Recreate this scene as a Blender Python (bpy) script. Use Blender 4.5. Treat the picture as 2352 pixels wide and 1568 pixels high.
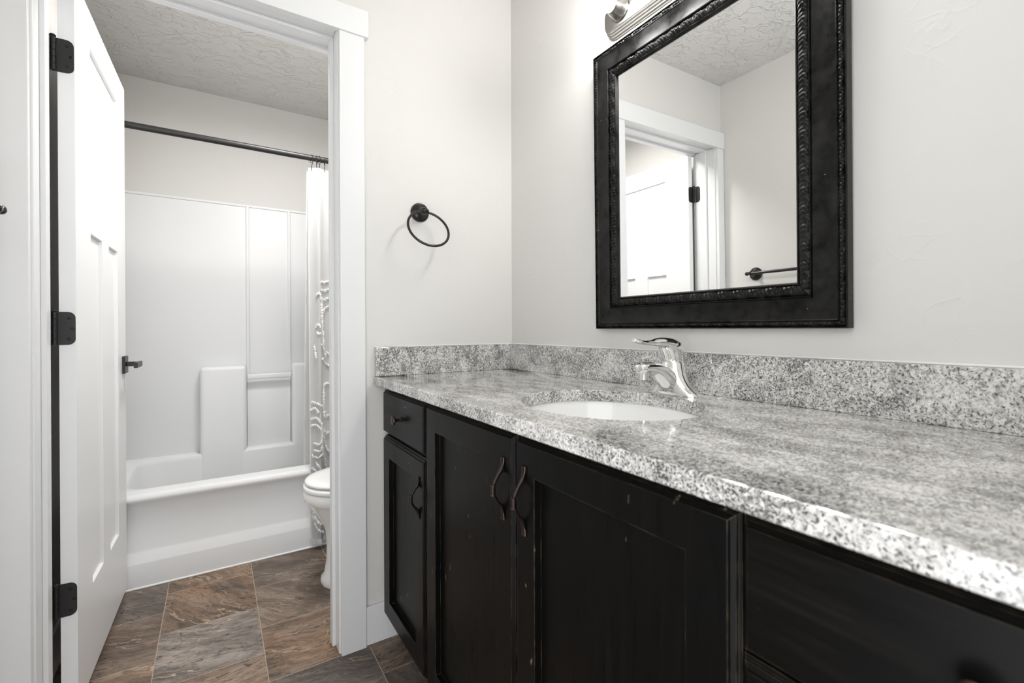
import bpy, bmesh, math, random
from mathutils import Vector, Matrix, noise as mnoise
random.seed(7)
for o in list(bpy.data.objects): bpy.data.objects.remove(o)
SC = bpy.context.scene
COL = SC.collection
PI = math.pi
R = math.radians
# ------------------------------------------------------------------ camera
CAM = Vector((-1.0251, -1.5981, 1.0757))
YAW, PITCH, ROLL = R(32.6882), R(-0.1586), R(-0.1948)
F = Vector((math.sin(YAW)*math.cos(PITCH), math.cos(YAW)*math.cos(PITCH), math.sin(PITCH)))
RT = Vector((math.cos(YAW), -math.sin(YAW), 0)); UP = RT.cross(F)
R2 = RT*math.cos(ROLL)+UP*math.sin(ROLL); U2 = UP*math.cos(ROLL)-RT*math.sin(ROLL)
cd = bpy.data.cameras.new('camera'); cam = bpy.data.objects.new('camera', cd); COL.objects.link(cam)
cam.matrix_world = Matrix(((R2.x, U2.x, -F.x, CAM.x), (R2.y, U2.y, -F.y, CAM.y), (R2.z, U2.z, -F.z, CAM.z), (0, 0, 0, 1)))
cd.sensor_width = 36; cd.lens = 1063.67/2352*36; cd.shift_y = -(784-756.96)/2352
cd.clip_start = 0.02
cd.dof.use_dof = True; cd.dof.focus_distance = 1.75; cd.dof.aperture_fstop = 5.0
SC.camera = cam
# ------------------------------------------------------------------ world, exposure, light strengths
W = bpy.data.worlds.new('world'); SC.world = W; W.use_nodes = True
W.node_tree.nodes['Background'].inputs[0].default_value = (0.96, 0.98, 1.0, 1)
W.node_tree.nodes['Background'].inputs[1].default_value = 3.55
BULB = 58.0          # vanity bulbs
TUBLAMP = 60.0       # ceiling lamp over the toilet
vs = SC.view_settings
vs.view_transform = 'Standard'; vs.look = 'None'; vs.gamma = 1; vs.use_curve_mapping = False
vs.exposure = 0.0
# ------------------------------------------------------------------ node helpers
class NT:
    def __init__(s, name):
        s.m = bpy.data.materials.new(name); s.m.use_nodes = True; s.t = s.m.node_tree
        s.b = s.t.nodes['Principled BSDF']
    def n(s, t, **k):
        q = s.t.nodes.new(t)
        for a, v in k.items(): setattr(q, a, v)
        return q
    def put(s, sock, v):
        if v is None: return
        if hasattr(v, 'is_linked') or isinstance(v, bpy.types.NodeSocket): s.t.links.new(v, sock)
        else: sock.default_value = v
    def math(s, op, a, b=None, c=None, clamp=False):
        q = s.n('ShaderNodeMath', operation=op); q.use_clamp = clamp
        for i, v in enumerate((a, b, c)): s.put(q.inputs[i], v)
        return q.outputs[0]
    def vm(s, op, a, b=None, scale=None):
        q = s.n('ShaderNodeVectorMath', operation=op); s.put(q.inputs[0], a); s.put(q.inputs[1], b)
        if scale is not None: s.put(q.inputs['Scale'], scale)
        return q.outputs[1] if op in ('LENGTH', 'DOT_PRODUCT', 'DISTANCE') else q.outputs[0]
    def co(s): return s.n('ShaderNodeTexCoord').outputs['Object']
    def noise(s, v, scale, detail=4, rough=.55, dist=0, col=False):
        q = s.n('ShaderNodeTexNoise'); s.put(q.inputs['Vector'], v)
        q.inputs['Scale'].default_value = scale; q.inputs['Detail'].default_value = detail
        q.inputs['Roughness'].default_value = rough; q.inputs['Distortion'].default_value = dist
        return q.outputs['Color' if col else 'Fac']
    def voro(s, v, scale, feature='F1', out='Distance', rand=1):
        q = s.n('ShaderNodeTexVoronoi', feature=feature); s.put(q.inputs['Vector'], v); q.inputs['Scale'].default_value = scale
        q.inputs['Randomness'].default_value = rand
        return q.outputs[out]
    def ramp(s, f, stops, interp='LINEAR'):
        q = s.n('ShaderNodeValToRGB'); s.put(q.inputs[0], f); e = q.color_ramp.elements; q.color_ramp.interpolation = interp
        while len(e) < len(stops): e.new(.5)
        for i, (p, c) in enumerate(stops):
            e[i].position = p
            e[i].color = (c, c, c, 1) if isinstance(c, (int, float)) else (*c, 1)
        return q.outputs[0]
    def mix(s, f, a, b, mode='MIX'):
        q = s.n('ShaderNodeMix', data_type='RGBA', blend_type=mode); s.put(q.inputs[0], f)
        s.put(q.inputs[6], (*a, 1) if isinstance(a, tuple) else a); s.put(q.inputs[7], (*b, 1) if isinstance(b, tuple) else b)
        return q.outputs[2]
    def mapr(s, f, a, b, c, d):
        q = s.n('ShaderNodeMapRange'); s.put(q.inputs[0], f)
        for i, v in enumerate((a, b, c, d)): s.put(q.inputs[i+1], v)
        return q.outputs[0]
    def bump(s, h, strength=.3, dist=.01, normal=None):
        q = s.n('ShaderNodeBump'); s.put(q.inputs['Height'], h); q.inputs['Strength'].default_value = strength
        q.inputs['Distance'].default_value = dist; s.put(q.inputs['Normal'], normal)
        s.t.links.new(q.outputs[0], s.b.inputs['Normal']); return q.outputs[0]
    def set(s, col=None, rough=None, metal=None, spec=None, coat=None):
        B = s.b.inputs
        if col is not None: s.put(B['Base Color'], (*col, 1) if isinstance(col, tuple) else col)
        if rough is not None: s.put(B['Roughness'], rough)
        if metal is not None: s.put(B['Metallic'], metal)
        if spec is not None: s.put(B['Specular IOR Level'], spec)
        if coat is not None: B['Coat Weight'].default_value = coat; B['Coat Roughness'].default_value = .08
        return s
def simple(name, col, rough=.4, metal=0, spec=.5, bump=None, coat=None, var=0):
    n = NT(name); c = n.co()
    if var:
        f = n.noise(c, 9, 3); k = n.mapr(f, .3, .7, 1-var, 1+var)
        n.set(n.mix(1, (col[0], col[1], col[2]), n.n('ShaderNodeCombineColor').outputs[0], 'MIX') if False else n.vm('SCALE', tuple(col), None, k), rough, metal, spec, coat)
    else: n.set(col, rough, metal, spec, coat)
    if bump: n.bump(n.noise(c, bump[0], 3), bump[1], bump[2] if len(bump) > 2 else .002)
    return n.m
M = {}
def wall_mat(name, col, rs, bs):
    n = NT(name); c = n.co()
    warp = n.vm('ADD', c, n.vm('SCALE', n.noise(c, 7, 2, col=True), None, .12))
    e = n.voro(warp, rs, 'DISTANCE_TO_EDGE')
    ridge = n.mapr(e, 0, .10, 1, 0)
    mask = n.mapr(n.noise(c, 5, 2), .56, .68, 0, 1)
    h = n.math('ADD', n.math('MULTIPLY', n.math('POWER', ridge, 2), mask), n.math('MULTIPLY', n.noise(c, 60, 3), .22))
    n.set(col, .55, 0, .3); n.bump(h, bs, .004)
    return n.m
M['wall'] = wall_mat('wall_paint', (.685, .673, .650), 26, .2)
def ceil_mat():
    n = NT('ceiling_texture'); c = n.co()
    warp = n.vm('ADD', c, n.vm('SCALE', n.noise(c, 9, 3, col=True), None, .16))
    h = None
    for k, (ang, sc, st, off) in enumerate(((.5, 13, .42, 0), (-.6, 17, .40, 5.3), (.1, 11, .5, 9.1))):
        mp = n.n('ShaderNodeMapping'); n.put(mp.inputs[0], warp); mp.inputs['Rotation'].default_value = (0, 0, ang)
        mp.inputs['Scale'].default_value = (st, 1, 1); mp.inputs['Location'].default_value = (off, off*.7, 0)
        e = n.voro(mp.outputs[0], sc, 'DISTANCE_TO_EDGE')
        rdg = n.math('POWER', n.mapr(e, 0, .075, 1, 0), 1.2)
        mk = n.mapr(n.noise(n.vm('ADD', c, (off, 0, 0)), 11, 3), .46, .60, 0, 1)
        q = n.math('MULTIPLY', rdg, mk); h = q if h is None else n.math('MAXIMUM', h, q)
    h = n.math('ADD', h, n.math('MULTIPLY', n.noise(c, 22, 4), .5))
    n.set((.66, .65, .63), .45, 0, .4); n.bump(h, .55, .008); return n.m
M['ceil'] = ceil_mat()
M['trim'] = simple('trim_paint', (.76, .765, .772), .32, 0, .5, (18, .04, .002))
M['door'] = simple('door_paint', (.84, .845, .85), .36, 0, .5, (14, .03, .002))
M['tub'] = simple('gelcoat', (.82, .825, .83), .36, 0, .22, (3, .04, .01))
M['porcelain'] = simple('porcelain', (.87, .87, .86), .06, 0, .5)
M['seat'] = simple('seat_plastic', (.88, .88, .87), .15, 0, .5)
M['cloth'] = simple('curtain_cloth', (.83, .83, .825), .85, 0, .1, (420, .15, .001))
M['fringe'] = simple('curtain_fringe', (.80, .80, .79), .95, 0, .05, (300, .8, .003))
M['chrome'] = simple('chrome', (.88, .88, .87), .05, 1)
M['nickel'] = simple('brushed_nickel', (.30, .29, .275), .26, 1, .5, (60, .03, .001))
M['black'] = simple('black_metal', (.026, .026, .026), .40, .35, .5, (180, .05, .001))
M['orb'] = simple('oil_rubbed_bronze', (.016, .014, .013), .22, .3, .6)
M['drain'] = simple('drain_chrome', (.7, .7, .7), .12, 1)
M['caulk'] = simple('caulk', (.85, .85, .84), .5)
M['wire'] = simple('hook_wire', (.02, .02, .02), .3, .6)
M['liner'] = simple('liner_vinyl', (.82, .82, .81), .35)
M['dark'] = simple('cavity', (.01, .01, .01), .7)
def granite():
    n = NT('granite'); c = n.co()
    mp = n.n('ShaderNodeMapping'); n.put(mp.inputs[0], c); mp.inputs['Rotation'].default_value = (.3, .5, .35)
    p = n.vm('ADD', mp.outputs[0], n.vm('SCALE', n.noise(mp.outputs[0], 60, 3, col=True), None, .012))
    base = n.ramp(n.noise(p, 150, 5, .65), [(.32, (.25, .245, .235)), (.44, (.47, .46, .445)), (.56, (.65, .64, .62)), (.70, (.79, .78, .76))])
    fl = n.n('ShaderNodeMapping'); n.put(fl.inputs[0], c); fl.inputs['Rotation'].default_value = (0, 0, .5); fl.inputs['Scale'].default_value = (1.9, .8, 1.3)
    cl = n.noise(n.vm('ADD', fl.outputs[0], n.vm('SCALE', n.noise(c, 12, 2, col=True), None, .08)), 11, 4, .6)     # drifts of dark mineral
    base = n.vm('SCALE', base, None, n.mapr(cl, .36, .64, 1.15, .86))
    sp = n.noise(p, 320, 3, .6)
    dark = n.math('MULTIPLY', n.mapr(n.math('ADD', sp, n.math('MULTIPLY', n.math('SUBTRACT', cl, .5), .30)), .54, .58, 0, 1), .90)
    c1 = n.mix(dark, base, (.020, .019, .019))
    grey = n.mapr(n.math('ADD', n.noise(n.vm('ADD', p, (3, 1, 2)), 120, 4, .6), n.math('MULTIPLY', n.math('SUBTRACT', cl, .5), .28)), .54, .63, 0, .6)
    c2 = n.mix(grey, c1, (.15, .146, .14))
    wht = n.mapr(n.math('SUBTRACT', n.noise(n.vm('ADD', p, (7, 3, 1)), 130, 3, .5), n.math('MULTIPLY', n.math('SUBTRACT', cl, .5), .25)), .56, .63, 0, .85)
    c3 = n.mix(n.math('MULTIPLY', wht, n.math('SUBTRACT', 1, dark)), c2, (.80, .79, .77))
    c3 = n.vm('SCALE', c3, None, 1.0)
    n.set(c3, .07, 0, 1.0); return n.m
M['granite'] = granite()
def darkwood(name='dark_cabinet_paint', axis=2):
    n = NT(name); c = n.co()
    mp = n.n('ShaderNodeMapping'); n.put(mp.inputs[0], c)
    sc = [14, 14, 14]; sc[axis] = .9; mp.inputs['Scale'].default_value = sc
    g = n.noise(mp.outputs[0], 5, 5, .65, .6)
    col = n.ramp(g, [(.3, (.0024, .0024, .0024)), (.55, (.0042, .0039, .0035)), (.8, (.0100, .0082, .0062))])
    big = n.noise(c, 5, 2)
    col = n.mix(n.mapr(big, .4, .65, 0, .55), col, (.0032, .0032, .0034))
    # small dents and scratches where the finish is worn through
    s2 = n.n('ShaderNodeMapping'); n.put(s2.inputs[0], c); s3 = [1, 1, 1]; s3[axis] = .35; s2.inputs['Scale'].default_value = s3
    d = n.voro(n.vm('ADD', s2.outputs[0], n.vm('SCALE', n.noise(c, 40, 2, col=True), None, .02)), 26)
    ding = n.math('MULTIPLY', n.mapr(d, .045, .085, 1, 0), n.mapr(n.noise(c, 8, 2), .45, .53, 0, 1))
    bv = n.n('ShaderNodeBevel'); bv.samples = 4; bv.inputs['Radius'].default_value = .0022
    ge = n.n('ShaderNodeNewGeometry')
    dt = n.vm('DOT_PRODUCT', bv.outputs[0], ge.outputs['Normal'])
    edge = n.math('MULTIPLY', n.mapr(dt, .97, .84, 0, 1), n.mapr(n.noise(c, 32, 4, .6), .42, .62, .12, .9))  # edge lines: worn finish plus painted light caught along the recess ledges
    wear_glint = n.math('MAXIMUM', ding, edge)
    n.set(n.mix(wear_glint, col, (.15, .115, .075)), n.mapr(g, .3, .7, .26, .36), 0, .11)
    n.bump(g, .05, .002); return n.m
M['wood'] = darkwood(); M['wood_h'] = darkwood('dark_cabinet_rail', 1)
def bronze():
    n = NT('worn_bronze'); c = n.co()
    bv = n.n('ShaderNodeBevel'); bv.samples = 4; bv.inputs['Radius'].default_value = .0018
    ge = n.n('ShaderNodeNewGeometry'); dt = n.vm('DOT_PRODUCT', bv.outputs[0], ge.outputs['Normal'])
    e = n.math('MULTIPLY', n.mapr(dt, .97, .85, 0, 1), n.mapr(n.noise(c, 60, 3), .4, .6, .2, 1))
    n.set(n.mix(e, (.030, .022, .020), (.36, .16, .085)), .34, .75, .5); return n.m
M['bronze'] = bronze()
def frame_mat():
    n = NT('black_frame_finish'); c = n.co()
    f = n.noise(c, 24, 5, .65); g = n.noise(c, 160, 3)
    col = n.mix(n.mapr(f, .42, .68, 0, 1), (.0035, .0034, .0033), (.017, .0165, .016))
    sp = n.mapr(n.voro(c, 62), .05, .075, 1, 0)
    sp = n.math('MULTIPLY', sp, n.mapr(n.noise(c, 13, 1), .62, .66, 0, 1))
    n.set(n.mix(sp, col, (.3, .3, .29)), n.mapr(f, .35, .65,   .24, .44), 0, .20); n.bump(g, .08, .001); return n.m
M['frame'] = frame_mat()
M['mirror'] = simple('mirror_silver', (.965, .97, .965), .0, 1)
def tile():
    n = NT('slate_tile_floor'); c = n.co()
    sx = n.n('ShaderNodeSeparateXYZ'); n.put(sx.inputs[0], c); x, y = sx.outputs[0], sx.outputs[1]
    P = .303
    cx = n.math('DIVIDE', n.math('ADD', x, .890), P); colm = n.math('FLOOR', cx); fx = n.math('FRACT', cx)
    par = n.math('MULTIPLY', n.math('FLOORED_MODULO', colm, 2), -.5)          # odd columns drop by half a tile
    cy = n.math('ADD', n.math('DIVIDE', n.math('SUBTRACT', y, .293), P), n.math('MULTIPLY', par, -1.02)); row = n.math('FLOOR', cy); fy = n.math('FRACT', cy)
    ex = n.math('MINIMUM', fx, n.math('SUBTRACT', 1, fx)); ey = n.math('MINIMUM', fy, n.math('SUBTRACT', 1, fy))
    ed = n.math('MINIMUM', ex, ey)
    grout = n.mapr(ed, .0032, .0048, 1, 0)
    idv = n.n('ShaderNodeCombineXYZ'); n.put(idv.inputs[0], colm); n.put(idv.inputs[1], row)
    wn = n.n('ShaderNodeTexWhiteNoise', noise_dimensions='3D'); n.put(wn.inputs['Vector'], idv.outputs[0])
    r1 = wn.outputs['Value']; rc = wn.outputs['Color']
    sc = n.n('ShaderNodeSeparateColor'); n.put(sc.inputs[0], rc); r2, r3 = sc.outputs[0], sc.outputs[1]
    rot = n.n('ShaderNodeVectorRotate', rotation_type='Z_AXIS'); n.put(rot.inputs['Vector'], c); n.put(rot.inputs['Angle'], n.mapr(r2, 0, 1, -.15, 1.15))
    p = n.vm('ADD', rot.outputs[0], n.vm('SCALE', rc, None, 23.0))
    st = n.vm('MULTIPLY', p, (1.0, 3.6, 1))
    warp = n.vm('ADD', st, n.vm('SCALE', n.noise(p, 6, 4, col=True), None, .26))
    f1 = n.noise(warp, 3.6, 6, .62); f2 = n.noise(warp, 26, 6, .72); f3 = n.noise(n.vm('ADD', warp, (4, 4, 4)), 3.0, 4, .6)
    brown = n.ramp(f1, [(.28, (.055, .038, .026)), (.45, (.115, .072, .045)), (.58, (.185, .122, .080)), (.75, (.25, .18, .125))])
    grey = n.ramp(f1, [(.28, (.055, .046, .040)), (.45, (.105, .090, .078)), (.6, (.175, .150, .132)), (.75, (.235, .205, .18))])
    rust = n.mix(n.mapr(f3, .48, .66, 0, .55), brown, (.23, .115, .05))
    # greyness, brightness and rust of the tiles laid here (columns -2..1, rows -2..2), then random
    idx = n.math('ADD', n.math('MULTIPLY', n.math('ADD', colm, 2), 5), n.math('ADD', row, 2.5))
    T = {0: (.4, .55, 0), 1: (.25, .66, .1), 2: (.45, .46, .15), 3: (.8, .40, .1), 4: (.5, .5, .2),
         5: (.4, .5, .2), 6: (.35, .62, .25), 7: (.95, .62, 0), 8: (.15, .52, .6), 9: (.2, .60, .2),
         10: (.85, .42, 0), 11: (.2, .50, .55), 12: (.45, .54, .1), 13: (.55, .44, .1), 14: (.4, .5, .2),
         15: (.8, .36, 0), 16: (.3, .40, .15), 17: (.5, .45, .1), 18: (.2, .5, .4), 19: (.6, .5, 0)}
    tl = n.ramp(n.math('DIVIDE', idx, 20), [(k/20, v) for k, v in T.items()], 'CONSTANT')
    tsx = n.n('ShaderNodeSeparateColor'); n.put(tsx.inputs[0], tl); tg, tb_, tr_ = tsx.outputs
    rust = n.mix(n.math('MULTIPLY', n.mapr(f3, .45, .62, 0, 1), tr_), brown, (.24, .125, .06))
    colr = n.mix(tg, rust, grey)
    colr = n.mix(n.mapr(f2, .38, .66, 0, .75), colr, n.vm('SCALE', colr, None, 1.7))
    colr = n.mix(n.mapr(f2, .5, .3, 0, .75), colr, (.04, .033, .027))
    colr = n.mix(n.mapr(f3, .36, .30, 0, .7), colr, (.035, .031, .029))
    nv = n.noise(n.vm('ADD', warp, (9, 2, 5)), 2.7, 3, .55)
    vein = n.math('MULTIPLY', n.mapr(n.math('ABSOLUTE', n.math('SUBTRACT', nv, .5)), .004, .011, 1, 0), n.mapr(n.noise(p, 7, 2), .42, .58, 0, 1))
    colr = n.mix(n.math('MULTIPLY', vein, .8), colr, (.40, .30, .22))
    nd = n.noise(n.vm('ADD', warp, (19, 7, 5)), 4.2, 3, .6)
    crack = n.math('MULTIPLY', n.mapr(n.math('ABSOLUTE', n.math('SUBTRACT', nd, .5)), .003, .012, 1, 0), n.mapr(n.noise(p, 8, 2), .45, .6, 0, 1))
    colr = n.mix(n.math('MULTIPLY', crack, .8), colr, (.02, .016, .013))
    colr = n.vm('SCALE', colr, None, n.math('MULTIPLY', tb_, 2.15))
    n.set(n.mix(grout, colr, (.42, .33, .24)), n.mapr(f2, .3, .7, .36, .52), 0, .45)
    h = n.math('ADD', n.math('MULTIPLY', f2, .6), n.math('ADD', f1, n.math('MULTIPLY', grout, -.9)))
    n.bump(h, .28, .006); return n.m
M['tile'] = tile()
def emis(name, col, s):
    n = NT(name); n.set((.9, .9, .9), .3); n.b.inputs['Emission Color'].default_value = (*col, 1); n.b.inputs['Emission Strength'].default_value = s; return n.m
M['bulb'] = emis('lit_bulb', (1, .99, .97), BULB)
M['tublamp'] = emis('lit_shade', (1, .985, .965), TUBLAMP)
# ------------------------------------------------------------------ mesh helpers
def sharp(bm, ang=35):
    for f in bm.faces: f.smooth = True
    a = R(ang)
    for e in bm.edges:
        if len(e.link_faces) != 2 or e.calc_face_angle(0) > a: e.smooth = False
def obj(name, bm, mat, parent=None, smooth=None, merge=False):
    if merge: bmesh.ops.remove_doubles(bm, verts=bm.verts, dist=1e-5)
    bmesh.ops.recalc_face_normals(bm, faces=bm.faces)
    if smooth: sharp(bm, smooth)
    if parent is not None and not parent.get('_local'):
        bmesh.ops.translate(bm, verts=bm.verts, vec=-world_loc(parent))
    me = bpy.data.meshes.new(name); bm.to_mesh(me); bm.free()
    me.materials.append(M[mat] if isinstance(mat, str) else mat)
    o = bpy.data.objects.new(name, me); COL.objects.link(o)
    if parent is not None:
        o.parent = parent
        if parent.get('_local'): o['_local'] = 1
    return o
def world_loc(o):
    v = Vector((0, 0, 0))
    while o is not None: v += o.location; o = o.parent
    return v
def tag(o, label, cat, group=None):
    o['label'] = label; o['category'] = cat
    if group: o['group'] = group
    return o
def thing(name, label, cat, loc=(0, 0, 0), group=None, local=False):
    o = bpy.data.objects.new(name, None); COL.objects.link(o); o.location = loc; o.empty_display_size = .05
    if local: o['_local'] = 1
    return tag(o, label, cat, group)
def struct(name, bm, mat, smooth=None):
    o = obj(name, bm, mat, None, smooth); o['kind'] = 'structure'; return o
def B(): return bmesh.new()
def box(bm, x0, x1, y0, y1, z0, z1, bev=0, seg=2):
    r = bmesh.ops.create_cube(bm, size=1)
    vs_ = r['verts']
    for v in vs_: v.co = Vector(((x0+x1)/2+v.co.x*abs(x1-x0), (y0+y1)/2+v.co.y*abs(y1-y0), (z0+z1)/2+v.co.z*abs(z1-z0)))
    if bev:
        es = list({e for v in vs_ for e in v.link_edges})
        bmesh.ops.bevel(bm, geom=es, offset=bev, segments=seg, profile=.5, affect='EDGES', clamp_overlap=True)
    return bm
def loft(bm, rings, cap0=True, cap1=True, closed=True, wrap=False):
    vr = [[bm.verts.new(p) for p in r] for r in rings]
    n = len(vr[0]); k = len(vr)
    for i in range(k if wrap else k-1):
        a, b = vr[i], vr[(i+1) % k]
        for j in range(n if closed else n-1):
            j2 = (j+1) % n
            try: bm.faces.new((a[j], a[j2], b[j2], b[j]))
            except ValueError: pass
    if not wrap:
        if cap0: bm.faces.new(vr[0][::-1])
        if cap1: bm.faces.new(vr[-1])
    return bm
def frames(pts, closed=False):
    pts = [Vector(p) for p in pts]; n = len(pts); out = []
    up = None
    for i, p in enumerate(pts):
        if closed: t = pts[(i+1) % n]-pts[i-1]
        else: t = pts[min(i+1, n-1)]-pts[max(i-1, 0)]
        t.normalize()
        if up is None:
            up = Vector((0, 0, 1)) if abs(t.z) < .9 else Vector((0, 1, 0))
        s = t.cross(up).normalized(); up = s.cross(t).normalized(); out.append((p, s, up))
    return out
def tube(bm, pts, rad, seg=10, closed=False, cap=True):
    fr = frames(pts, closed); rings = []
    for i, (p, s, u) in enumerate(fr):
        r = rad[i] if isinstance(rad, (list, tuple)) else rad
        ra, rb = r if isinstance(r, (list, tuple)) else (r, r)
        rings.append([p+s*ra*math.cos(2*PI*k/seg)+u*rb*math.sin(2*PI*k/seg) for k in range(seg)])
    return loft(bm, rings, cap and not closed, cap and not closed, True, closed)
def lathe(bm, prof, origin, axis, seg=28):
    axis = Vector(axis).normalized(); o = Vector(origin)
    s = axis.cross(Vector((0, 0, 1)) if abs(axis.z) < .9 else Vector((1, 0, 0))).normalized(); u = axis.cross(s)
    rings = [[o+axis*h+(s*math.cos(2*PI*k/seg)+u*math.sin(2*PI*k/seg))*max(r, 1e-5) for k in range(seg)] for r, h in prof]
    return loft(bm, rings)
def sphere(bm, c, r, seg=24, sc=(1, 1, 1)):
    q = bmesh.ops.create_uvsphere(bm, u_segments=seg, v_segments=seg//2, radius=r)
    for v in q['verts']: v.co = Vector(c)+Vector((v.co.x*sc[0], v.co.y*sc[1], v.co.z*sc[2]))
    return bm
def rect_loft(bm, y0, y1, z0, z1, steps, fill=True):
    """nested rectangles in the YZ plane: steps of (inset, x)"""
    rings = [[Vector((x, y0+i, z0+i)), Vector((x, y1-i, z0+i)), Vector((x, y1-i, z1-i)), Vector((x, y0+i, z1-i))] for i, x in steps]
    return loft(bm, rings, True, fill)
def smoothpath(pts, n=8):
    P = [Vector(p) for p in pts]; out = []
    for i in range(len(P)-1):
        a, b, c, d = P[max(i-1, 0)], P[i], P[i+1], P[min(i+2, len(P)-1)]
        for k in range(n):
            t = k/n
            out.append(.5*((2*b)+(c-a)*t+(2*a-5*b+4*c-d)*t*t+(3*b-a-3*c+d)*t**3))
    out.append(P[-1]); return out
def lerps(vals, n):
    out = []
    for i in range(len(vals)-1):
        for k in range(n):
            t = k/n; t = t*t*(3-2*t) if False else t
            a, b = vals[i], vals[i+1]
            out.append(tuple(p+(q-p)*t for p, q in zip(a, b)) if isinstance(a, tuple) else a+(b-a)*t)
    out.append(vals[-1]); return out
# ------------------------------------------------------------------ the room
LX = -1.4616; ZC = 2.419; YR = -1.72; YT = 1.556; WT = .125
JL, JR = -1.400, -.683        # door opening (jamb faces)
struct('floor', box(B(), LX-.1, .1, YR-.12, YT+.1, -.06, 0), 'tile')
struct('ceiling', box(B(), LX-.1, .1, YR-.12, YT+.1, ZC, ZC+.06), 'ceil')
struct('wall_right', box(B(), 0, .1, YR-.12, YT+.1, 0, ZC), 'wall')
# unseen open corner beside and behind the camera, shaped to let light in: the left and rear walls stop short of each other under a header
b = B(); box(b, LX-.1, LX, -1.26, YT+.1, 0, ZC); box(b, LX-.1, LX, YR-.12, -1.26, 2.06, ZC)
struct('wall_left', b, 'wall')
struct('wall_far', box(B(), LX, 0, YT, YT+.1, 0, ZC), 'wall')
b = B(); box(b, JR+.019, 0, 0, WT, 0, ZC); box(b, LX, JL-.019, 0, WT, 0, ZC); box(b, JL-.019, JR+.019, 0, WT, 2.084, ZC)
struct('wall_back', b, 'wall')
b = B(); box(b, -.84, 0, YR-.12, YR, 0, ZC); box(b, LX, -.84, YR-.12, YR, 2.06, ZC)
struct('wall_rear', b, 'wall')
HB = 2.055                    # underside of the head casing
# casing legs, head casing, jamb with stop
struct('trim_1', box(B(), -.678, -.598, -.018, 0, 0, HB, .0012), 'trim')
struct('trim_2', box(B(), LX+.003, -1.405, -.018, 0, 0, HB, .0012), 'trim')
struct('trim_3', box(B(), LX+.001, -.5848, -.0249, 0, HB, 2.143, .0015), 'trim')
b = B(); box(b, JL-.019, JL, 0, WT, 0, 2.065, .0008); box(b, JR, JR+.019, 0, WT, 0, 2.065, .0008); box(b, JL, JR, 0, WT, 2.065, 2.084, .0008)
struct('trim_4', b, 'trim')
b = B(); box(b, JL, JL+.011, .05, .085, 0, 2.054, .001); box(b, JR-.011, JR, .05, .085, 0, 2.054, .001); box(b, JL, JR, .05, .085, 2.054, 2.065, .001)
struct('trim_5', b, 'trim')
b = B(); box(b, -.678, -.598, WT, WT+.018, 0, HB, .0012); box(b, LX+.003, -1.405, WT, WT+.018, 0, HB, .0012); box(b, LX+.001, -.5848, WT, WT+.025, HB, 2.143, .0015)
struct('trim_6', b, 'trim')
def bboard(name, x0, x1, y0, y1): struct(name, box(B(), x0, x1, y0, y1, 0, .131, .003), 'trim')
bboard('baseboard_back', -.597, -.003, -.012, 0)
bboard('baseboard_left', LX, LX+.012, -1.26, -.03)
bboard('baseboard_left_far', LX, LX+.012, WT+.03, .85)
bboard('baseboard_right', -.012, 0, WT, .85)
bboard('baseboard_far', -.59, -.013, WT, WT+.012)
# ------------------------------------------------------------------ door with hinges and lever
door = thing('door_1', 'white three panel door standing open into the tub room', 'door', (-1.349, .137, .023), local=True)
door['kind'] = 'structure'; door.rotation_euler = (0, 0, -math.atan(.017/.711))
def door_leaf():
    bm = B(); T = .035; L = .709; Hh = 2.03
    ys = [0, .164, .311, .413, .560, L]; zs = [0, .272, 1.349, 1.469, 1.921, Hh]
    panels = {}
    def face(x, sgn):
        d = .010*sgn
        def quad(a, b_, c, e): bm.faces.new([bm.verts.new(p) for p in (a, b_, c, e)])
        rects = []
        rects += [(0, ys[1], 0, Hh), (ys[4], L, 0, Hh)]
        rects += [(ys[1], ys[4], 0, zs[1]), (ys[1], ys[4], zs[2], zs[3]), (ys[1], ys[4], zs[4], Hh), (ys[2], ys[3], zs[1], zs[2])]
        for y0, y1, z0, z1 in rects: quad((x, y0, z0), (x, y1, z0), (x, y1, z1), (x, y0, z1))
        for y0, y1, z0, z1 in ((ys[1], ys[2], zs[1], zs[2]), (ys[3], ys[4], zs[1], zs[2]), (ys[1], ys[4], zs[3], zs[4])):
            i = .0015
            r0 = [(x, y0, z0), (x, y1, z0), (x, y1, z1), (x, y0, z1)]
            r1 = [(x-d, y0+i, z0+i), (x-d, y1-i, z0+i), (x-d, y1-i, z1-i), (x-d, y0+i, z1-i)]
            for k in range(4): quad(r0[k], r0[(k+1) % 4], r1[(k+1) % 4], r1[k])
            quad(*r1)
    face(0, 1); face(-T, -1)
    for a, b_ in (((0, 0), (0, 1)), ((1, 0), (1, 1))): pass
    def q(*p): bm.faces.new([bm.verts.new(v) for v in p])
    q((0, 0, 0), (0, 0, Hh), (-T, 0, Hh), (-T, 0, 0)); q((0, L, 0), (0, L, Hh), (-T, L, Hh), (-T, L, 0))
    q((0, 0, 0), (0, L, 0), (-T, L, 0), (-T, 0, 0)); q((0, 0, Hh), (0, L, Hh), (-T, L, Hh), (-T, 0, Hh))
    return bm
leaf = obj('door_leaf', door_leaf(), 'door', door, merge=True)
def plate(bm, y, x0, x1, z0, z1, r, th):
    """hinge leaf: flat plate facing -Y, round corners on its x1 side"""
    pts = [(x0, z0)]
    for k in range(7): a = -PI/2+PI/2*k/6; pts.append((x1-r+r*math.cos(a), z0+r+r*math.sin(a)))
    for k in range(7): a = PI/2*k/6; pts.append((x1-r+r*math.cos(a), z1-r+r*math.sin(a)))
    pts.append((x0, z1))
    return loft(bm, [[Vector((x, yy, z)) for x, z in pts] for yy in (y, y-th)])
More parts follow.
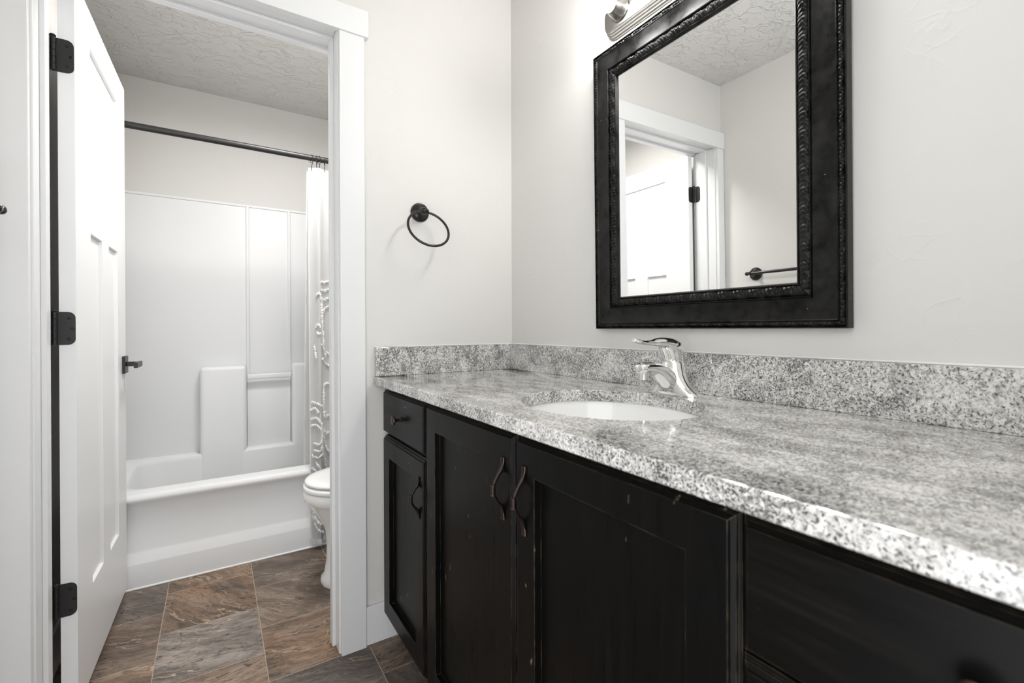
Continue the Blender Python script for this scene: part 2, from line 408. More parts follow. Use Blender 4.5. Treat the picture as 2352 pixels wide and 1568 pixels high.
for hz in (1.804, 1.057, .310):
    bm = B(); hh = .0455
    plate(bm, 0, -.0385, -.001, hz-hh, hz+hh, .016, .0018)
    hg = obj('hinge', bm, 'black', door)
    bm = B(); by, bx = -.0055, -.043
    for k in range(5):
        z0 = hz-hh+k*.0182; lathe(bm, [(.0055, 0), (.0062, .001), (.0062, .0168), (.0055, .0178)], (bx, by, z0), (0, 0, 1), 16)
    lathe(bm, [(.004, 0), (.0072, .001), (.0072, .0035), (.005, .006), (0, .0065)], (bx, by, hz+hh), (0, 0, 1), 16)
    for a, c in ((0, 1), (2, 3), (4, 5)):
        box(bm, bx, -.037, -.0018-.0045, -.0002, hz-hh+a*.0182+.0005, hz-hh+c*.0182-.0005)
    obj('barrel', bm, 'black', hg, 30)
    for px, pz in ((-.014, .0285), (-.007, 0), (-.014, -.0285)):
        bm = B(); lathe(bm, [(.0040, 0), (.0040, .0008), (.0030, .0016), (0, .0017)], (px, -.0017, hz+pz), (0, -1, 0), 14)
        box(bm, px-.0022, px+.0022, -.0040, -.0030, hz+pz-.0004, hz+pz+.0004); box(bm, px-.0004, px+.0004, -.0040, -.0030, hz+pz-.0022, hz+pz+.0022)
        obj('screw', bm, 'orb', hg, 30)
# hinge leaves let into the jamb (seen in the mirror)
for hz in (1.827, 1.080, .333):
    bm = B(); r = .016; pts = []
    for k in range(7): a = PI+PI/2*k/6; pts.append((.096+r+r*math.cos(a), hz-.0455+r+r*math.sin(a)))
    pts += [(.126, hz-.0455), (.126, hz+.0455)]
    for k in range(7): a = PI/2+PI/2*k/6; pts.append((.096+r+r*math.cos(a), hz+.0455-r+r*math.sin(a)))
    loft(bm, [[Vector((x, y, z)) for y, z in pts] for x in (JL, JL+.0016)])
    o = obj('hinge_leaf', bm, 'black'); o['kind'] = 'structure'
    nm = {1.827: 'trim_7', 1.080: 'trim_8', .333: 'trim_9'}[hz]; o.name = nm
# lever handle
zl, yl = .914, .666
bm = B(); box(bm, 0, .010, yl-.0325, yl+.0325, zl-.035, zl+.033, .0012); lv = obj('door_handle', bm, 'black', door)
bm = B(); box(bm, .010, .046, yl-.010, yl+.010, zl-.008, zl+.010, .002); box(bm, .046, .058, yl-.105, yl+.012, zl-.010, zl+.012, .0015)
obj('lever', bm, 'black', lv)
bm = B(); box(bm, -.045, -.035, yl-.0325, yl+.0325, zl-.035, zl+.033, .0012); lv2 = obj('door_handle', bm, 'black', door)
bm = B(); box(bm, -.081, -.045, yl-.010, yl+.010, zl-.008, zl+.010, .002); box(bm, -.093, -.081, yl-.105, yl+.012, zl-.010, zl+.012, .0015)
obj('lever', bm, 'black', lv2)
# ------------------------------------------------------------------ countertop
H = .9131; TC = .0288; CX0 = -.5674; CY1 = -1.712
SX, SY, SA, SB = -.298, -.857, .180, .211      # sink hole: centre, half axes in X and Y
def counter_slab():
    bm = B(); N = 96
    x0, x1, y0, y1 = CX0, -.001, CY1, -.001
    angs = [2*PI*k/N for k in range(N)]
    for cx_, cy_ in ((x0, y0), (x0, y1), (x1, y0), (x1, y1)): angs.append(math.atan2(cy_-SY, cx_-SX) % (2*PI))
    angs = sorted(set(angs))
    def rim(a, ins):
        dx, dy = math.cos(a), math.sin(a); ts = []
        for d, lo, hi in ((dx, x0+ins-SX, x1-ins-SX), (dy, y0+ins-SY, y1-ins-SY)):
            if abs(d) > 1e-9: ts.append((hi if d > 0 else lo)/d)
        t = min(ts); return SX+dx*t, SY+dy*t
    def ell(a, g):
        # same polar angle on the ellipse
        dx, dy = math.cos(a), math.sin(a); t = 1/math.sqrt((dx/(SA+g))**2+(dy/(SB+g))**2); return SX+dx*t, SY+dy*t
    prof = [(ell, 0, H-TC), (ell, 0, H-.003), (ell, .0009, H-.0009), (ell, .003, H), (rim, .003, H), (rim, .0009, H-.0009), (rim, 0, H-.003), (rim, 0, H-TC+.002), (rim, .002, H-TC)]
    rings = [[Vector((*f(a, g), z)) for a in angs] for f, g, z in prof]
    return loft(bm, rings, False, False, True, True)
ct = thing('countertop', 'speckled grey granite countertop with backsplash on the dark vanity', 'countertop', (-.28, -.86, H-TC))
obj('slab', counter_slab(), 'granite', ct, 20)
obj('backsplash', box(B(), -.0230, -.0005, CY1, -.0005, H+.0003, H+.0993, .0012), 'granite', ct)
obj('side_splash', box(B(), -.5632, -.0233, -.0230, -.0005, H+.0003, H+.0990, .0012), 'granite', ct)
b = B(); box(b, -.0058, -.0004, CY1, -.0058, H+.0994, H+.1030, .001); box(b, -.5632, -.0060, -.0058, -.0004, H+.0991, H+.1026, .001)
obj('caulk_line', b, 'caulk', ct)
# ------------------------------------------------------------------ sink
sk = thing('sink', 'white oval undermount sink set into the granite countertop', 'sink', (SX, SY, H-TC-.15))
N = 64
def el(a, b_, z, dx=0): return [Vector((SX+dx+a*math.cos(2*PI*k/N), SY+b_*math.sin(2*PI*k/N), z)) for k in range(N)]
zt = H-TC-.0004
rings = [el(SA+.022, SB+.022, zt-.010), el(SA+.022, SB+.022, zt), el(SA+.004, SB+.004, zt), el(SA+.002, SB+.002, zt-.006), el(SA-.004, SB-.004, zt-.03), el(SA-.014, SB-.016, zt-.065),
         el(SA-.034, SB-.04, zt-.10), el(SA-.07, SB-.085, zt-.128), el(.06, .07, zt-.142), el(.024, .024, zt-.146)]
bot = [el(.03, .03, zt-.156), el(.07, .08, zt-.152), el(SA-.055, SB-.07, zt-.138), el(SA-.02, SB-.025, zt-.105), el(SA+.002, SB+.002, zt-.06), el(SA+.008, SB+.008, zt-.012)]
obj('basin', loft(B(), rings+bot, False, False, True, True), 'porcelain', sk, 50)
obj('drain', lathe(B(), [(.0235, -.004), (.0235, .0015), (.018, .002), (.016, -.001), (0, -.001)], (SX, SY, zt-.146), (0, 0, 1)), 'drain', sk, 30)
# ------------------------------------------------------------------ faucet
FX, FY = -.080, -.855
fc = thing('faucet', 'chrome single lever faucet behind the oval sink', 'faucet', (FX, FY, H))
def ring_h(cx_, z, a, b_, n=40, pw=2.0):
    out = []
    for k in range(n):
        t = 2*PI*k/n; c, s = math.cos(t), math.sin(t)
        out.append(Vector((FX+cx_+b_*math.copysign(abs(c)**(2/pw), c), FY+a*math.copysign(abs(s)**(2/pw), s), H+z)))
    return out
base = [(0, 0, .0735, .0275), (0, .0035, .0740, .0285), (-.001, .009, .0690, .0275), (-.002, .016, .0600, .0265), (-.003, .025, .0510, .0262), (-.003, .037, .0425, .0262), (-.002, .050, .0365, .0262), (.001, .066, .0315, .0260), (.003, .079, .0280, .0250)]
obj('base', loft(B(), [ring_h(c, z, a, b_) for c, z, a, b_ in base]), 'chrome', fc, 60)
pth = smoothpath([(FX-.002, FY, H+.018), (FX-.022, FY, H+.038), (FX-.045, FY, H+.055), (FX-.070, FY, H+.0655), (FX-.095, FY, H+.0695), (FX-.112, FY, H+.0690), (FX-.1215, FY, H+.0670)], 6)
rad = lerps([(.0300, .026), (.0285, .0255), (.0260, .0225), (.0230, .0170), (.0210, .0135), (.0195, .0125), (.0140, .0095)], 6)
obj('spout', tube(B(), pth, rad, 28), 'chrome', fc, 60)
obj('aerator', lathe(B(), [(.0095, 0), (.0112, .001), (.0115, .014), (.0120, .020)], (FX-.103, FY, H+.042), (0, 0, 1)), 'chrome', fc, 40)
hub = [(.003, .0785, .0272, .0245), (.0025, .082, .0250, .0235), (.001, .090, .0255, .0250), (-.002, .100, .0272, .0275), (-.005, .110, .0285, .0300), (-.007, .118, .0282, .0315), (-.009, .125, .0250, .0300), (-.011, .1305, .0175, .0235), (-.012, .1335, .006, .010)]
hd = obj('handle', loft(B(), [ring_h(c, z, a, b_) for c, z, a, b_ in hub]), 'chrome', fc, 60)
pth = smoothpath([(FX+.002, FY, H+.112), (FX-.015, FY, H+.122), (FX-.045, FY, H+.1280), (FX-.075, FY, H+.1275), (FX-.100, FY, H+.1280), (FX-.122, FY, H+.1315), (FX-.135, FY, H+.1345)], 6)
rad = lerps([(.0190, .013), (.0270, .0160), (.0225, .0115), (.0140, .0062), (.0118, .0050), (.0135, .0048), (.0085, .0030)], 6)
obj('lever', tube(B(), pth, rad, 24), 'chrome', hd, 60)
obj('lift_rod', lathe(B(), [(.0028, 0), (.0028, .028), (.0055, .032), (.006, .038), (.004, .043), (0, .044)], (FX+.030, FY-.001, H+.040), (.25, 0, 1), 14), 'chrome', fc, 40)
# ------------------------------------------------------------------ vanity cabinets
XF, XB = -.520, -.012
def front_steps(recess):
    s = [(0, XF-.0005), (0, XF-.0065), (.0035, XF-.0095), (.0038, XF-.0125), (.0085, XF-.0165), (.0100, XF-.0195), (.0110, XF-.0200)]
    if recess: s += [(.066, XF-.0200), (.0666, XF-.0194), (.0670, XF-.0050)]
    return s
def pull(parent, y, z, L=.118):
    """bronze bow pull with leaf shaped feet and a wrapped grip"""
    x0 = XF-.020; bm = B(); h = L/2; P = []; rd = []
    for k in range(41):
        t = -1+2*k/40; a = abs(t)
        o = .0046+.0240*(.5+.5*math.cos(PI*min(a/.93, 1)))**1.05
        th = .0074+.0008*(1-a)
        v = min(max((a-.47)/.12, 0), 1); v = v*v*(3-2*v)
        i_ = max(0, (o-th)*(1-v))
        P.append((x0-(o+i_)/2+.0002, y, z+h*t)); rd.append(((o-i_)/2, .0036+.0020*max(0, (a-.45))/.5*1.0))
    tube(bm, P, rd, 12)
    o = obj('handle', bm, 'bronze', parent, 40)
    bm = B()
    lathe(bm, [(.0046, -.0115), (.0058, -.0105), (.0058, -.0090), (.0051, -.0080), (.0054, 0), (.0051, .0080), (.0058, .0090), (.0058, .0105), (.0046, .0115)], (x0-.0245, y, z), (0, 0, 1), 14)
    g = obj('grip', bm, 'bronze', o, 30)
    return o
def knob(parent, y, z):
    x0 = XF-.020
    return obj('knob', lathe(B(), [(.0095, 0), (.0095, .002), (.0060, .004), (.0045, .010), (.0052, .012), (.0045, .014), (.0060, .018), (.0135, .021), (.0150, .024), (.0140, .027), (.0070, .0290), (0, .0295)], (x0, y, z), (-1, 0, 0), 22), 'bronze', parent, 40)
def front(kind, parent, y0, y1, z0, z1):
    """y0>y1: outer edges of the front"""
    bm = rect_loft(B(), y1, y0, z0, z1, front_steps(kind == 'door'))
    return obj(kind, bm, 'wood' if kind == 'door' else 'wood_h', parent)
def carcass(parent, y0, y1, mids=()):
    bm = B(); zt_ = H-TC-.0005
    box(bm, XF+.018, XB, y0-.016, y0, .105, zt_); box(bm, XF+.018, XB, y1, y1+.016, .105, zt_)
    box(bm, XF+.018, XB, y1+.016, y0-.016, .105, .121); box(bm, XB-.008, XB, y1+.016, y0-.016, .121, zt_-.10)
    box(bm, XF, XF+.018, y0-.03, y0, .098, zt_); box(bm, XF, XF+.018, y1, y1+.03, .098, zt_)
    box(bm, XF, XF+.018, y1+.03, y0-.03, zt_-.035, zt_); box(bm, XF, XF+.018, y1+.03, y0-.03, .098, .13)
    for z in mids: box(bm, XF, XF+.018, y1+.03, y0-.03, z-.018, z+.018)
    o = obj('body', bm, 'wood', parent)
    obj('toe_kick', box(B(), XF+.075, XF+.09, y1, y0, 0, .105), 'wood_h', parent)
    return o
cL = thing('base_cabinet', 'narrow black cabinet by the doorway with drawer above tall door', 'cabinet', (-.26, -.195, 0), 'vanity base cabinets')
carcass(cL, -.0135, -.391, (.715,))
d = front('drawer', cL, -.0145, -.3870, .7195, .8680); knob(d, -.200, .793)
d = front('door', cL, -.0145, -.3870, .0960, .7105); pull(d, -.351, .597)
cS = thing('base_cabinet', 'wide black cabinet under the sink with two shaker doors', 'cabinet', (-.26, -.846, 0), 'vanity base cabinets')
carcass(cS, -.3915, -1.3010)
d = front('door', cS, -.3975, -.8450, .0960, .8690); pull(d, -.8085, .7565, .124)
d = front('door', cS, -.8475, -1.3000, .0960, .8690); pull(d, -.8835, .7545, .128)
cR = thing('base_cabinet', 'black drawer cabinet nearest the camera under the countertop', 'cabinet', (-.26, -1.506, 0), 'vanity base cabinets')
carcass(cR, -1.3015, -1.7110, (.7185, .417))
for z0, z1 in ((.7165, .8690), (.4185, .7125), (.0960, .4145)):
    d = front('drawer', cR, -1.3020, -1.6800, z0, z1); knob(d, -1.492, (z0+z1)/2+.004)
# ------------------------------------------------------------------ mirror
mw, mh = .684, .836; MT, MY = .0109, .0054
mr = thing('wall_mirror', 'large wall mirror in a carved black frame above the sink', 'mirror', (-.0045, -.867, 1.074), local=True)
mr.rotation_euler = (0, -MT, -MY)
def frame_band(bm, prof, carve=None, step=None):
    """sweep (inset, depth) profile round the rectangle with mitred corners; local x = -depth"""
    for side in range(4):
        L = mw if side % 2 == 0 else mh
        n = max(2, int(L/step)) if step else 1
        rows = []
        for w, dp in prof:
            row = []
            for k in range(n+1):
                s = w+(L-2*w)*k/n; dd = dp+(carve(w, s) if carve else 0)
                if side == 0: p = (-dd, -mw/2+s, w)
                elif side == 1: p = (-dd, mw/2-w, s)
                elif side == 2: p = (-dd, mw/2-s, mh-w)
                else: p = (-dd, -mw/2+w, mh-s)
                row.append(bm.verts.new(p))
            rows.append(row)
        for a, c in zip(rows, rows[1:]):
            for k in range(n): bm.faces.new((a[k], a[k+1], c[k+1], c[k]))
    return bm
GD = .0135
b = frame_band(B(), [(.02, 0), (0, 0), (0, .0215), (.0010, .0232), (.0026, .0232), (.0032, .0218), (.0032, .0150)])
frame_band(b, [(.0145, .0150), (.0145, .0225), (.0155, .0240), (.0168, .0240), (.0180, .0225), (.0300, .0205), (.0450, .0205), (.0600, .0225), (.0602, .0190), (.0618, .0190), (.0620, .0235), (.0630, .0255), (.0642, .0255), (.0652, .0235), (.0655, .0195)])
frame_band(b, [(.0885, .0170), (.0885, .0205), (.0897, .0212), (.0910, .0205), (.0935, .0150), (.0945, .0120), (.10, .0115)])
fr = obj('frame', b, 'frame', mr, 30)
def c1(w, s):
    q = (w-.0032)/.0113; e = math.sin(PI*min(max(q, 0), 1))
    return e*(.0036+.0013*math.cos(2*PI*(s/.0083+.5*(q-.5)))+.0012*math.cos(2*PI*(s/.033-.6*q)))
obj('bead_trim', frame_band(B(), [(.0032+.0113*k/7, .0175+.004*k/7) for k in range(8)], c1, .0014), 'frame', fr, 70)
def c2(w, s):
    q = (w-.0655)/.023; e = math.sin(PI*min(max(q, 0), 1)); ch = abs(q-.45)*2
    m = .5+.5*math.cos(2*PI*(s/.0375+.15*ch))
    lobes = .5+.5*math.cos(2*PI*(s/.0094-.55*ch))
    return e**.7*(.0030+.0024*m+.0036*lobes*(.35+.65*m))
obj('carved_trim', frame_band(B(), [(.0655+.023*k/11, .0195-.0015*k/11) for k in range(12)], c2, .0011), 'frame', fr, 70)
g = .0935
obj('mirror_glass', box(B(), -GD, -.004, -mw/2+g, mw/2-g, g, mh-g), 'mirror', mr)
# ------------------------------------------------------------------ vanity light
VC, VZ, VL, VH = -.865, 1.995, .61, .100
vl = thing('vanity_light', 'brushed nickel bar light with round bulbs above the mirror', 'wall light', (0, VC, VZ))
def rrect(y, z, hw, hh, r, x, n=6, cut=True):
    out = []
    for cyy, czz, a0 in ((hw-r, hh-r, 0), (-hw+r, hh-r, PI/2), (-hw+r, -hh+r, PI), (hw-r, -hh+r, 3*PI/2)):
        for k in range(n+1):
            a = a0+PI/2*k/n; out.append(Vector((x, y+cyy+r*math.cos(a), z+czz+r*math.sin(a))))
    return out
st = [(0, -.0005), (0, -.007), (.003, -.0095), (.0032, -.0150), (.0065, -.0172), (.0068, -.0220), (.0100, -.0240), (.0103, -.0290), (.0135, -.0312), (.0150, -.0315)]
obj('back_plate', loft(B(), [rrect(VC, VZ, VL/2-i, VH/2-i, .036-i*.8, x) for i, x in st]), 'nickel', vl, 30)
for k in range(4):
    y = VC+VL/2-.0763-k*.1525
    so = obj('socket', lathe(B(), [(.034, 0), (.034, .004), (.031, .008), (.029, .018), (.0235, .030), (.0215, .038), (.0175, .040)], (-.0315, y, VZ+.004), (-1, 0, 0)), 'nickel', vl, 35)
    bm = B(); sphere(bm, (-.112, y, VZ+.004), .040, 32)
    obj('bulb', bm, 'bulb', so, 80)
# ------------------------------------------------------------------ towel ring
tr = thing('towel_ring', 'black towel ring with round rosette left of the mirror', 'towel ring', (-.400, 0, 1.494))
ro = (-.397, -.0003, 1.497)
obj('rosette', lathe(B(), [(.0345, 0), (.0345, .004), (.0325, .0075), (.0285, .0085), (.0275, .0110), (.0255, .0125), (.0190, .0150), (.0125, .0220), (.0095, .0300), (.0085, .0400)], ro, (0, -1, 0), 32), 'orb', tr, 30)
bm = B(); sphere(bm, (-.397, -.0485, 1.495), .0120, 20, (1, 1.1, 1)); lathe(bm, [(.0085, -.013), (.0095, -.010), (.0095, .010), (.0085, .013)], (-.397, -.0485, 1.4915), (1, 0, 0), 16)
obj('post', bm, 'orb', tr, 40)
rr, tt = .074, R(28); kx, ky, kz = -.397, -.0500, 1.4895
pts = []
for k in range(56):
    a = 2*PI*k/56; q = rr-rr*math.cos(a)
    pts.append((kx+rr*math.sin(a), ky-math.sin(tt)*q, kz-math.cos(tt)*q))
obj('ring', tube(B(), pts, .0044, 12, True), 'orb', tr, 80)
# ------------------------------------------------------------------ towel bar on the left wall
tb = thing('towel_bar', 'black towel bar mounted on the left wall', 'towel bar', (LX, -.50, 1.333))
Xb = LX+.052
for y in (-.195, -.805):
    s = obj('rosette', lathe(B(), [(.0345, 0), (.0345, .004), (.0325, .0075), (.0285, .0085), (.0275, .0110), (.0255, .0125), (.0190, .0150), (.0125, .0220), (.0090, .0300), (.0085, .045), (.0105, .050), (.0105, .056), (.006, .0605), (0, .061)], (LX+.0003, y, 1.333), (1, 0, 0), 32), 'orb', tb, 30)
    sg = 1 if y > -.5 else -1
    obj('finial', lathe(B(), [(.006, 0), (.006, .010), (.0085, .013), (.0105, .019), (.0090, .026), (.004, .030), (0, .0305)], (Xb, y, 1.333), (0, sg, 0), 18), 'orb', tb, 60)
obj('bar', tube(B(), [(Xb, -.805, 1.333), (Xb, -.195, 1.333)], .0078, 16), 'orb', tb, 60)
# ------------------------------------------------------------------ tub and surround
TY = .8542; TB = YT-.006
tub = thing('bathtub', 'white fibreglass tub and shower unit with moulded shelf wall', 'bathtub', (-.73, 1.2, 0))
TX0, TX1 = LX+.0015, -.0015
prof = [(TY+.012, .0015), (TY, .0015), (TY, .100), (TY+.0015, .106), (TY+.0175, .143), (TY+.020, .150), (TY+.020, .318), (TY+.016, .338), (TY+.008, .351), (TY+.002, .358), (TY-.001, .365), (TY-.001, .371), (TY+.003, .381), (TY+.011, .387), (TY+.022, .389), (TY+.085, .389)]
bm = B(); loft(bm, [[Vector((x, y, z)) for y, z in prof] for x in (TX0, TX1)], False, False, False)
obj('apron', bm, 'tub', tub, 50)
def rr2(x0, x1, y0, y1, r, z, n=8):
    out = []
    for cx_, cy_, a0 in ((x1-r, y1-r, 0), (x0+r, y1-r, PI/2), (x0+r, y0+r, PI), (x1-r, y0+r, 3*PI/2)):
        for k in range(n+1):
            a = a0+PI/2*k/n; out.append(Vector((cx_+r*math.cos(a), cy_+r*math.sin(a), z)))
    return out
bY = TB-.078
rings = [rr2(TX0, TX1, TY+.085, TB, .002, .389), rr2(TX0+.095, TX1-.11, TY+.085, bY, .10, .389), rr2(TX0+.100, TX1-.115, TY+.090, bY-.004, .10, .384), rr2(TX0+.106, TX1-.118, TY+.096, bY-.006, .10, .365),
         rr2(TX0+.15, TX1-.14, TY+.115, bY-.008, .12, .20), rr2(TX0+.19, TX1-.16, TY+.135, bY-.026, .13, .10), rr2(TX0+.26, TX1-.20, TY+.18, bY-.09, .12, .075)]
obj('basin', loft(B(), rings, False, True), 'tub', tub, 50)
# surround: back panel, end panels
bm = B(); box(bm, TX0, TX1, TB-.006, TB+.004, .385, 1.800, .002)
for x in (-.861, -.639):
    box(bm, x-.009, x+.009, TB-.018, TB-.002, .60, 1.803, .006, 3)
box(bm, TX0, TX1, TB-.011, TB+.004, 1.794, 1.809, .004, 3)
obj('back_panel', bm, 'tub', tub, 50)
for x0, x1 in ((TX0, TX0+.008), (TX1-.008, TX1)):
    bm = B(); box(bm, x0, x1, TY+.01, TB, .385, 1.800, .002); obj('end_panel', bm, 'tub', tub)
# coved corner between back and left end, and the moulded shelf block
def shelf_block():
    bm = B(); yF, yBk = bY-.010, TB-.002
    box(bm, -1.096, -.871, yF, yBk, .10, .866, .022, 6); box(bm, -.633, TX1-.012, yF, yBk, .10, .872, .022, 6)
    box(bm, -.92, -.58, yF+.0003, yBk-.001, .101, .388, .014, 5)
    return bm
obj('shelf_block', shelf_block(), 'tub', tub, 60)
bm = B(); box(bm, -.868, -.636, bY+.004, bY+.020, .786, .815, .006, 3); obj('grab_bar', bm, 'tub', tub, 50)
bm = B(); box(bm, -.868, -.636, TB-.030, TB-.004, .375, .79, .004, 2); obj('recess_panel', bm, 'tub', tub, 50)
bm = B(); tube(bm, [(TX0+.07, TY-.0005, .003), (TX1, TY-.0005, .003)], .0045, 8); obj('caulk_line', bm, 'caulk', tub, 60)
# ------------------------------------------------------------------ shower rod, hooks, curtain, liner
RY, RZ = .874, 1.924
rod = thing('shower_rod', 'black shower curtain rod above the bathtub', 'shower rod', (-.73, RY, RZ))
obj('rod', tube(B(), [(LX+.002, RY, RZ), (-.002, RY, RZ)], .0140, 20), 'black', rod, 60)
for x, s in ((LX+.0005, 1), (-.0005, -1)):
    obj('flange', lathe(B(), [(.036, 0), (.036, .004), (.028, .010), (.018, .022), (.0155, .030)], (x, RY, RZ), (s, 0, 0)), 'black', rod, 40)
CT, CB = 1.876, .022
def cloth_pt(s, z):
    """s = 0..1 along the gathered cloth, folds run down"""
    t = (CT-z)/(CT-CB)
    x = -.633+.60*s-.006*t+.010*math.sin(s*2*PI*6.2)*(.4+.6*t)
    a = .011+.006*t+.003*math.sin(s*23)
    y = RY-.004-.052*min(1, t*1.25)+a*math.sin(2*PI*6.2*s+1.9+.35*t*math.sin(9*s))+.003*math.sin(31*s+5*t)
    y = min(y, TY-.008) if z < .42 else y
    return Vector((x, y, z))
def cloth(nx, nz, fn, th):
    bm = B(); g0 = [[fn(i/nx, CT+(CB-CT)*j/nz) for i in range(nx+1)] for j in range(nz+1)]
    V = [[bm.verts.new(p) for p in r] for r in g0]; fs = []
    for j in range(nz):
        for i in range(nx): fs.append(bm.faces.new((V[j][i], V[j][i+1], V[j+1][i+1], V[j+1][i])))
    bmesh.ops.solidify(bm, geom=fs, thickness=th)
    return bm
cur = thing('shower_curtain', 'white shower curtain with tufted fringe gathered beside the toilet', 'curtain', (-.33, RY-.03, CB))
obj('cloth', cloth(170, 60, cloth_pt, .0016), 'cloth', cur, 80)
bm = B(); rnd = random.Random(3)
def stroke(pts, r=.0062):
    P = smoothpath([(a, c, 0) for a, c in pts], 9); L = [cloth_pt(q.x, q.y) for q in P]
    # resample at about 3 mm so the pile reads as a fuzzy cord
    D = [0]
    for a, c in zip(L, L[1:]): D.append(D[-1]+(c-a).length)
    n_ = max(4, int(D[-1]/.003)); out = []; rad = []; j_ = 0
    for k in range(n_+1):
        d = D[-1]*k/n_
        while j_ < len(D)-2 and D[j_+1] < d: j_ += 1
        f = (d-D[j_])/max(D[j_+1]-D[j_], 1e-6); q = P[j_].lerp(P[j_+1], f)
        p = cloth_pt(q.x, q.y); tg = cloth_pt(q.x+.002, q.y)-p; nrm = Vector((tg.y, -tg.x, 0)).normalized()
        out.append(p+nrm*.0025+Vector((rnd.uniform(-.0012, .0012), rnd.uniform(-.001, .001), rnd.uniform(-.0016, .0016))))
        rad.append(r*rnd.uniform(.62, 1.12))
        if k % 1 == 0:
            for _ in range(2):
                a = rnd.uniform(0, 2*PI); e = out[-1]+nrm*rnd.uniform(.002, .007)+Vector((rnd.uniform(-.004, .004), 0, math.sin(a)*.009))
                tube(bm, [out[-1], e], [.0018, .0007], 4)
    tube(bm, out, rad, 7)
for z in (1.31, 1.27, 1.225):
    stroke([(.085, z), (.115, z-.004), (.15, z+.004), (.2, z)])
stroke([(.045, 1.235), (.06, 1.25), (.075, 1.245), (.082, 1.22)]); stroke([(.09, 1.22), (.10, 1.10), (.12, .98), (.14, .93)])
stroke([(.10, 1.15), (.13, 1.18), (.17, 1.19)]); stroke([(.04, 1.085), (.06, 1.10), (.075, 1.08)]); stroke([(.045, 1.06), (.06, 1.05), (.075, 1.055)])
stroke([(.09, 1.0), (.12, .97), (.16, .95)]); stroke([(.03, .99), (.035, .95), (.04, .93)]); stroke([(.10, .93), (.14, .90), (.19, .885)])
stroke([(.12, .80), (.115, .72), (.12, .64)]); stroke([(.125, .64), (.15, .645), (.18, .64)]); stroke([(.12, .80), (.15, .805), (.18, .80)])
stroke([(.01, .72), (.03, .715), (.06, .705), (.09, .70)]); stroke([(.008, .68), (.03, .69), (.05, .67)])
for dz in (0, -.033): stroke([(.008, .635+dz), (.04, .64+dz), (.075, .61+dz), (.085, .56+dz), (.06, .515+dz), (.02, .52+dz)])
stroke([(.008, .46), (.04, .45), (.08, .465), (.095, .485)]); stroke([(.008, .40), (.05, .37), (.09, .34), (.10, .30)]); stroke([(.008, .33), (.05, .315), (.10, .30), (.13, .24)])
stroke([(.03, .43), (.07, .385), (.12, .37)]); stroke([(.008, .27), (.05, .245), (.10, .235)]); stroke([(.11, .46), (.13, .40), (.15, .33), (.18, .30)])
stroke([(.11, .58), (.14, .56), (.17, .57)]); stroke([(.11, .58), (.12, .53), (.14, .48), (.17, .46)]); stroke([(.01, .21), (.03, .15), (.07, .125), (.11, .13)]); stroke([(.01, .17), (.04, .105), (.09, .085)])
for i in range(90):
    s = .002+i*.0062; p = cloth_pt(min(s, 1), CB+.018)
    tube(bm, [p+Vector((0, -.001, .012)), p+Vector((rnd.uniform(-.002, .002), -.003, -.010))], [.0022, .0014], 5)
obj('tufted_fringe', bm, 'fringe', cur, 80)
def liner_pt(s, z):
    t = (CT-z)/(CT-CB); x = -.636+.6*s-.012*t+.008*math.sin(s*40); y = RY+.020+.055*min(1, t*1.3)+.012*math.sin(s*44+1)
    return Vector((x, y, .30+(z-CB)*(CT-.30)/(CT-CB)))
ln = cloth(90, 20, liner_pt, .0008)
tag(obj('curtain_liner', ln, 'liner', None, 80), 'plain white curtain liner hanging inside the tub behind the curtain', 'curtain liner')
hooks = ((-.618, .012, 'leftmost black curtain hook on the rod, at the curtain edge'), (-.594, -.010, 'second black curtain hook from the curtain edge'), (-.583, .010, 'third black curtain hook from the curtain edge'), (-.556, -.004, 'black curtain hook nearest the door casing'))
hk0 = None
for x, dx, lab in hooks:
    if hk0 is None:
        bm = B(); pts = []
        for k in range(15):
            a = R(-125)+R(300)*k/14; pts.append((0, .0185*math.sin(a), .0185*math.cos(a)-.0032))
        pts = pts[::-1]+[(0, .0185*math.sin(R(-135)), -.0215), (.0, -.003, -.040), (0, -.001, -.055), (0, .003, -.060), (0, .006, -.055)]
        tube(bm, pts, .0016, 8); hk0 = obj('curtain_hook', bm, 'wire', None, 60); hk = hk0
        sphere_bm = B(); sphere(sphere_bm, (0, .0185*math.sin(R(-125)), -.0150), .0035, 10)
        ball = obj('ball', sphere_bm, 'wire', hk0, 80)
    else:
        hk = hk0.copy(); COL.objects.link(hk)
        bc = ball.copy(); COL.objects.link(bc); bc.parent = hk
    hk.location = (x, RY, RZ); hk.rotation_euler = (0, 0, dx*22)
    tag(hk, lab, 'curtain hook', 'curtain hooks on the shower rod')
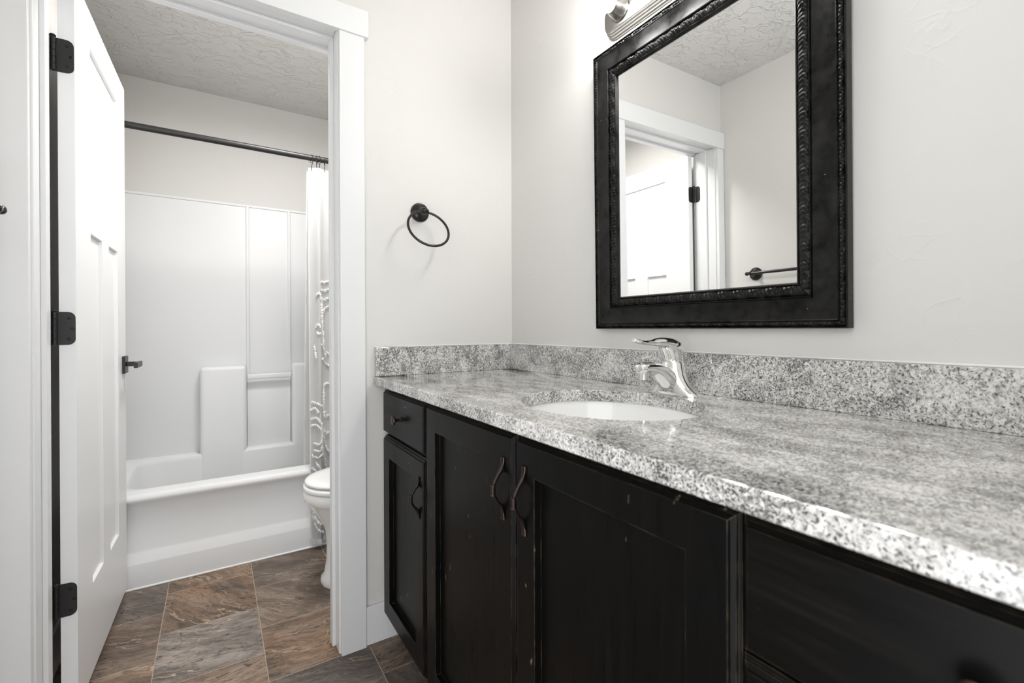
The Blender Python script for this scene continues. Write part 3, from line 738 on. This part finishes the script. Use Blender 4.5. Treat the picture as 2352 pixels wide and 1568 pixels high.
# ------------------------------------------------------------------ toilet
TCY = .475
tl = thing('toilet', 'white toilet partly hidden behind the right door casing', 'toilet', (-.40, TCY, 0))
def egg(z, xf, xb, w, n=44, pw=2.15):
    xm = xf+(xb-xf)*.56; out = []
    for k in range(n):
        t = 2*PI*k/n; c, s = math.cos(t), math.sin(t)
        cc = math.copysign(abs(c)**(2/pw), c); ss = math.copysign(abs(s)**(2/pw), s)
        out.append(Vector((xm-(xm-xf)*cc if c > 0 else xm-(xb-xm)*cc, TCY+w*ss, z)))
    return out
bowl = [egg(0.0, -.650, -.20, .118), egg(.012, -.655, -.20, .121), egg(.030, -.653, -.20, .118), egg(.045, -.640, -.20, .105), egg(.10, -.632, -.20, .098), egg(.18, -.630, -.20, .094), egg(.225, -.634, -.19, .098), egg(.255, -.645, -.18, .112),
        egg(.285, -.662, -.17, .132), egg(.315, -.680, -.16, .152), egg(.340, -.694, -.15, .168), egg(.352, -.703, -.15, .177), egg(.362, -.716, -.15, .184), egg(.378, -.7215, -.15, .187), egg(.396, -.7205, -.15, .186), egg(.403, -.714, -.15, .180),
        egg(.403, -.66, -.25, .125), egg(.34, -.64, -.28, .105), egg(.25, -.56, -.34, .06)]
obj('bowl', loft(B(), bowl), 'porcelain', tl, 55)
seat = [egg(.4080, -.711, -.22, .177), egg(.4090, -.7185, -.215, .184), egg(.4170, -.7210, -.215, .187), egg(.4260, -.7190, -.215, .184), egg(.4285, -.712, -.22, .177)]
obj('seat', loft(B(), seat), 'seat', tl, 60)
lid = [egg(.4330, -.705, -.215, .171), egg(.4340, -.713, -.21, .179), egg(.4390, -.7155, -.21, .182), egg(.4450, -.7125, -.21, .180), egg(.4505, -.699, -.215, .168), egg(.4530, -.66, -.23, .135), egg(.4545, -.58, -.28, .08)]
obj('lid', loft(B(), lid), 'seat', tl, 60)
for y in (-.075, .075): obj('lid_hinge', box(B(), -.235, -.200, TCY+y-.018, TCY+y+.018, .4035, .446, .006), 'seat', tl)
bm = B(); loft(bm, [rr2(-.200, -.015, TCY-.205, TCY+.205, .035, .375), rr2(-.205, -.012, TCY-.215, TCY+.215, .035, .40), rr2(-.212, -.010, TCY-.23, TCY+.23, .035, .735)])
obj('tank', bm, 'porcelain', tl, 50)
bm = B(); loft(bm, [rr2(-.218, -.008, TCY-.237, TCY+.237, .036, .7355), rr2(-.222, -.006, TCY-.241, TCY+.241, .036, .742), rr2(-.222, -.006, TCY-.241, TCY+.241, .036, .765), rr2(-.212, -.010, TCY-.231, TCY+.231, .036, .772)])
obj('tank_lid', bm, 'porcelain', tl, 50)
bm = B(); lathe(bm, [(.012, 0), (.012, .006), (.007, .010), (.007, .02)], (-.2125, TCY+.16, .68), (-1, 0, 0), 16); tube(bm, [(-.230, TCY+.165, .68), (-.232, TCY+.12, .677), (-.232, TCY+.09, .672)], .006, 10)
obj('flush_lever', bm, 'chrome', tl, 50)
# ------------------------------------------------------------------ ceiling lamps (out of the frame, where the rooms have them)
def ceiling_lamp(x, y, rad, mat, label):
    t = thing('ceiling_light', label, 'ceiling light', (x, y, ZC))
    obj('base', lathe(B(), [(rad-.004, .030), (rad-.004, 0), (rad+.012, 0), (rad+.012, .046), (rad+.008, .052), (rad, .052), (rad, .030)], (x, y, ZC-.0005), (0, 0, -1), 40), 'nickel', t, 40)
    obj('shade', lathe(B(), [(rad-.001, .026), (rad-.001, .031), (rad*.7, .036), (rad*.35, .039), (0, .040)], (x, y, ZC-.0005), (0, 0, -1), 40), mat, t, 60)
ceiling_lamp(-.70, .42, .19, 'tublamp', 'round white ceiling light in the tub room above the toilet')
for o in bpy.data.objects:
    if '_local' in o: del o['_local']
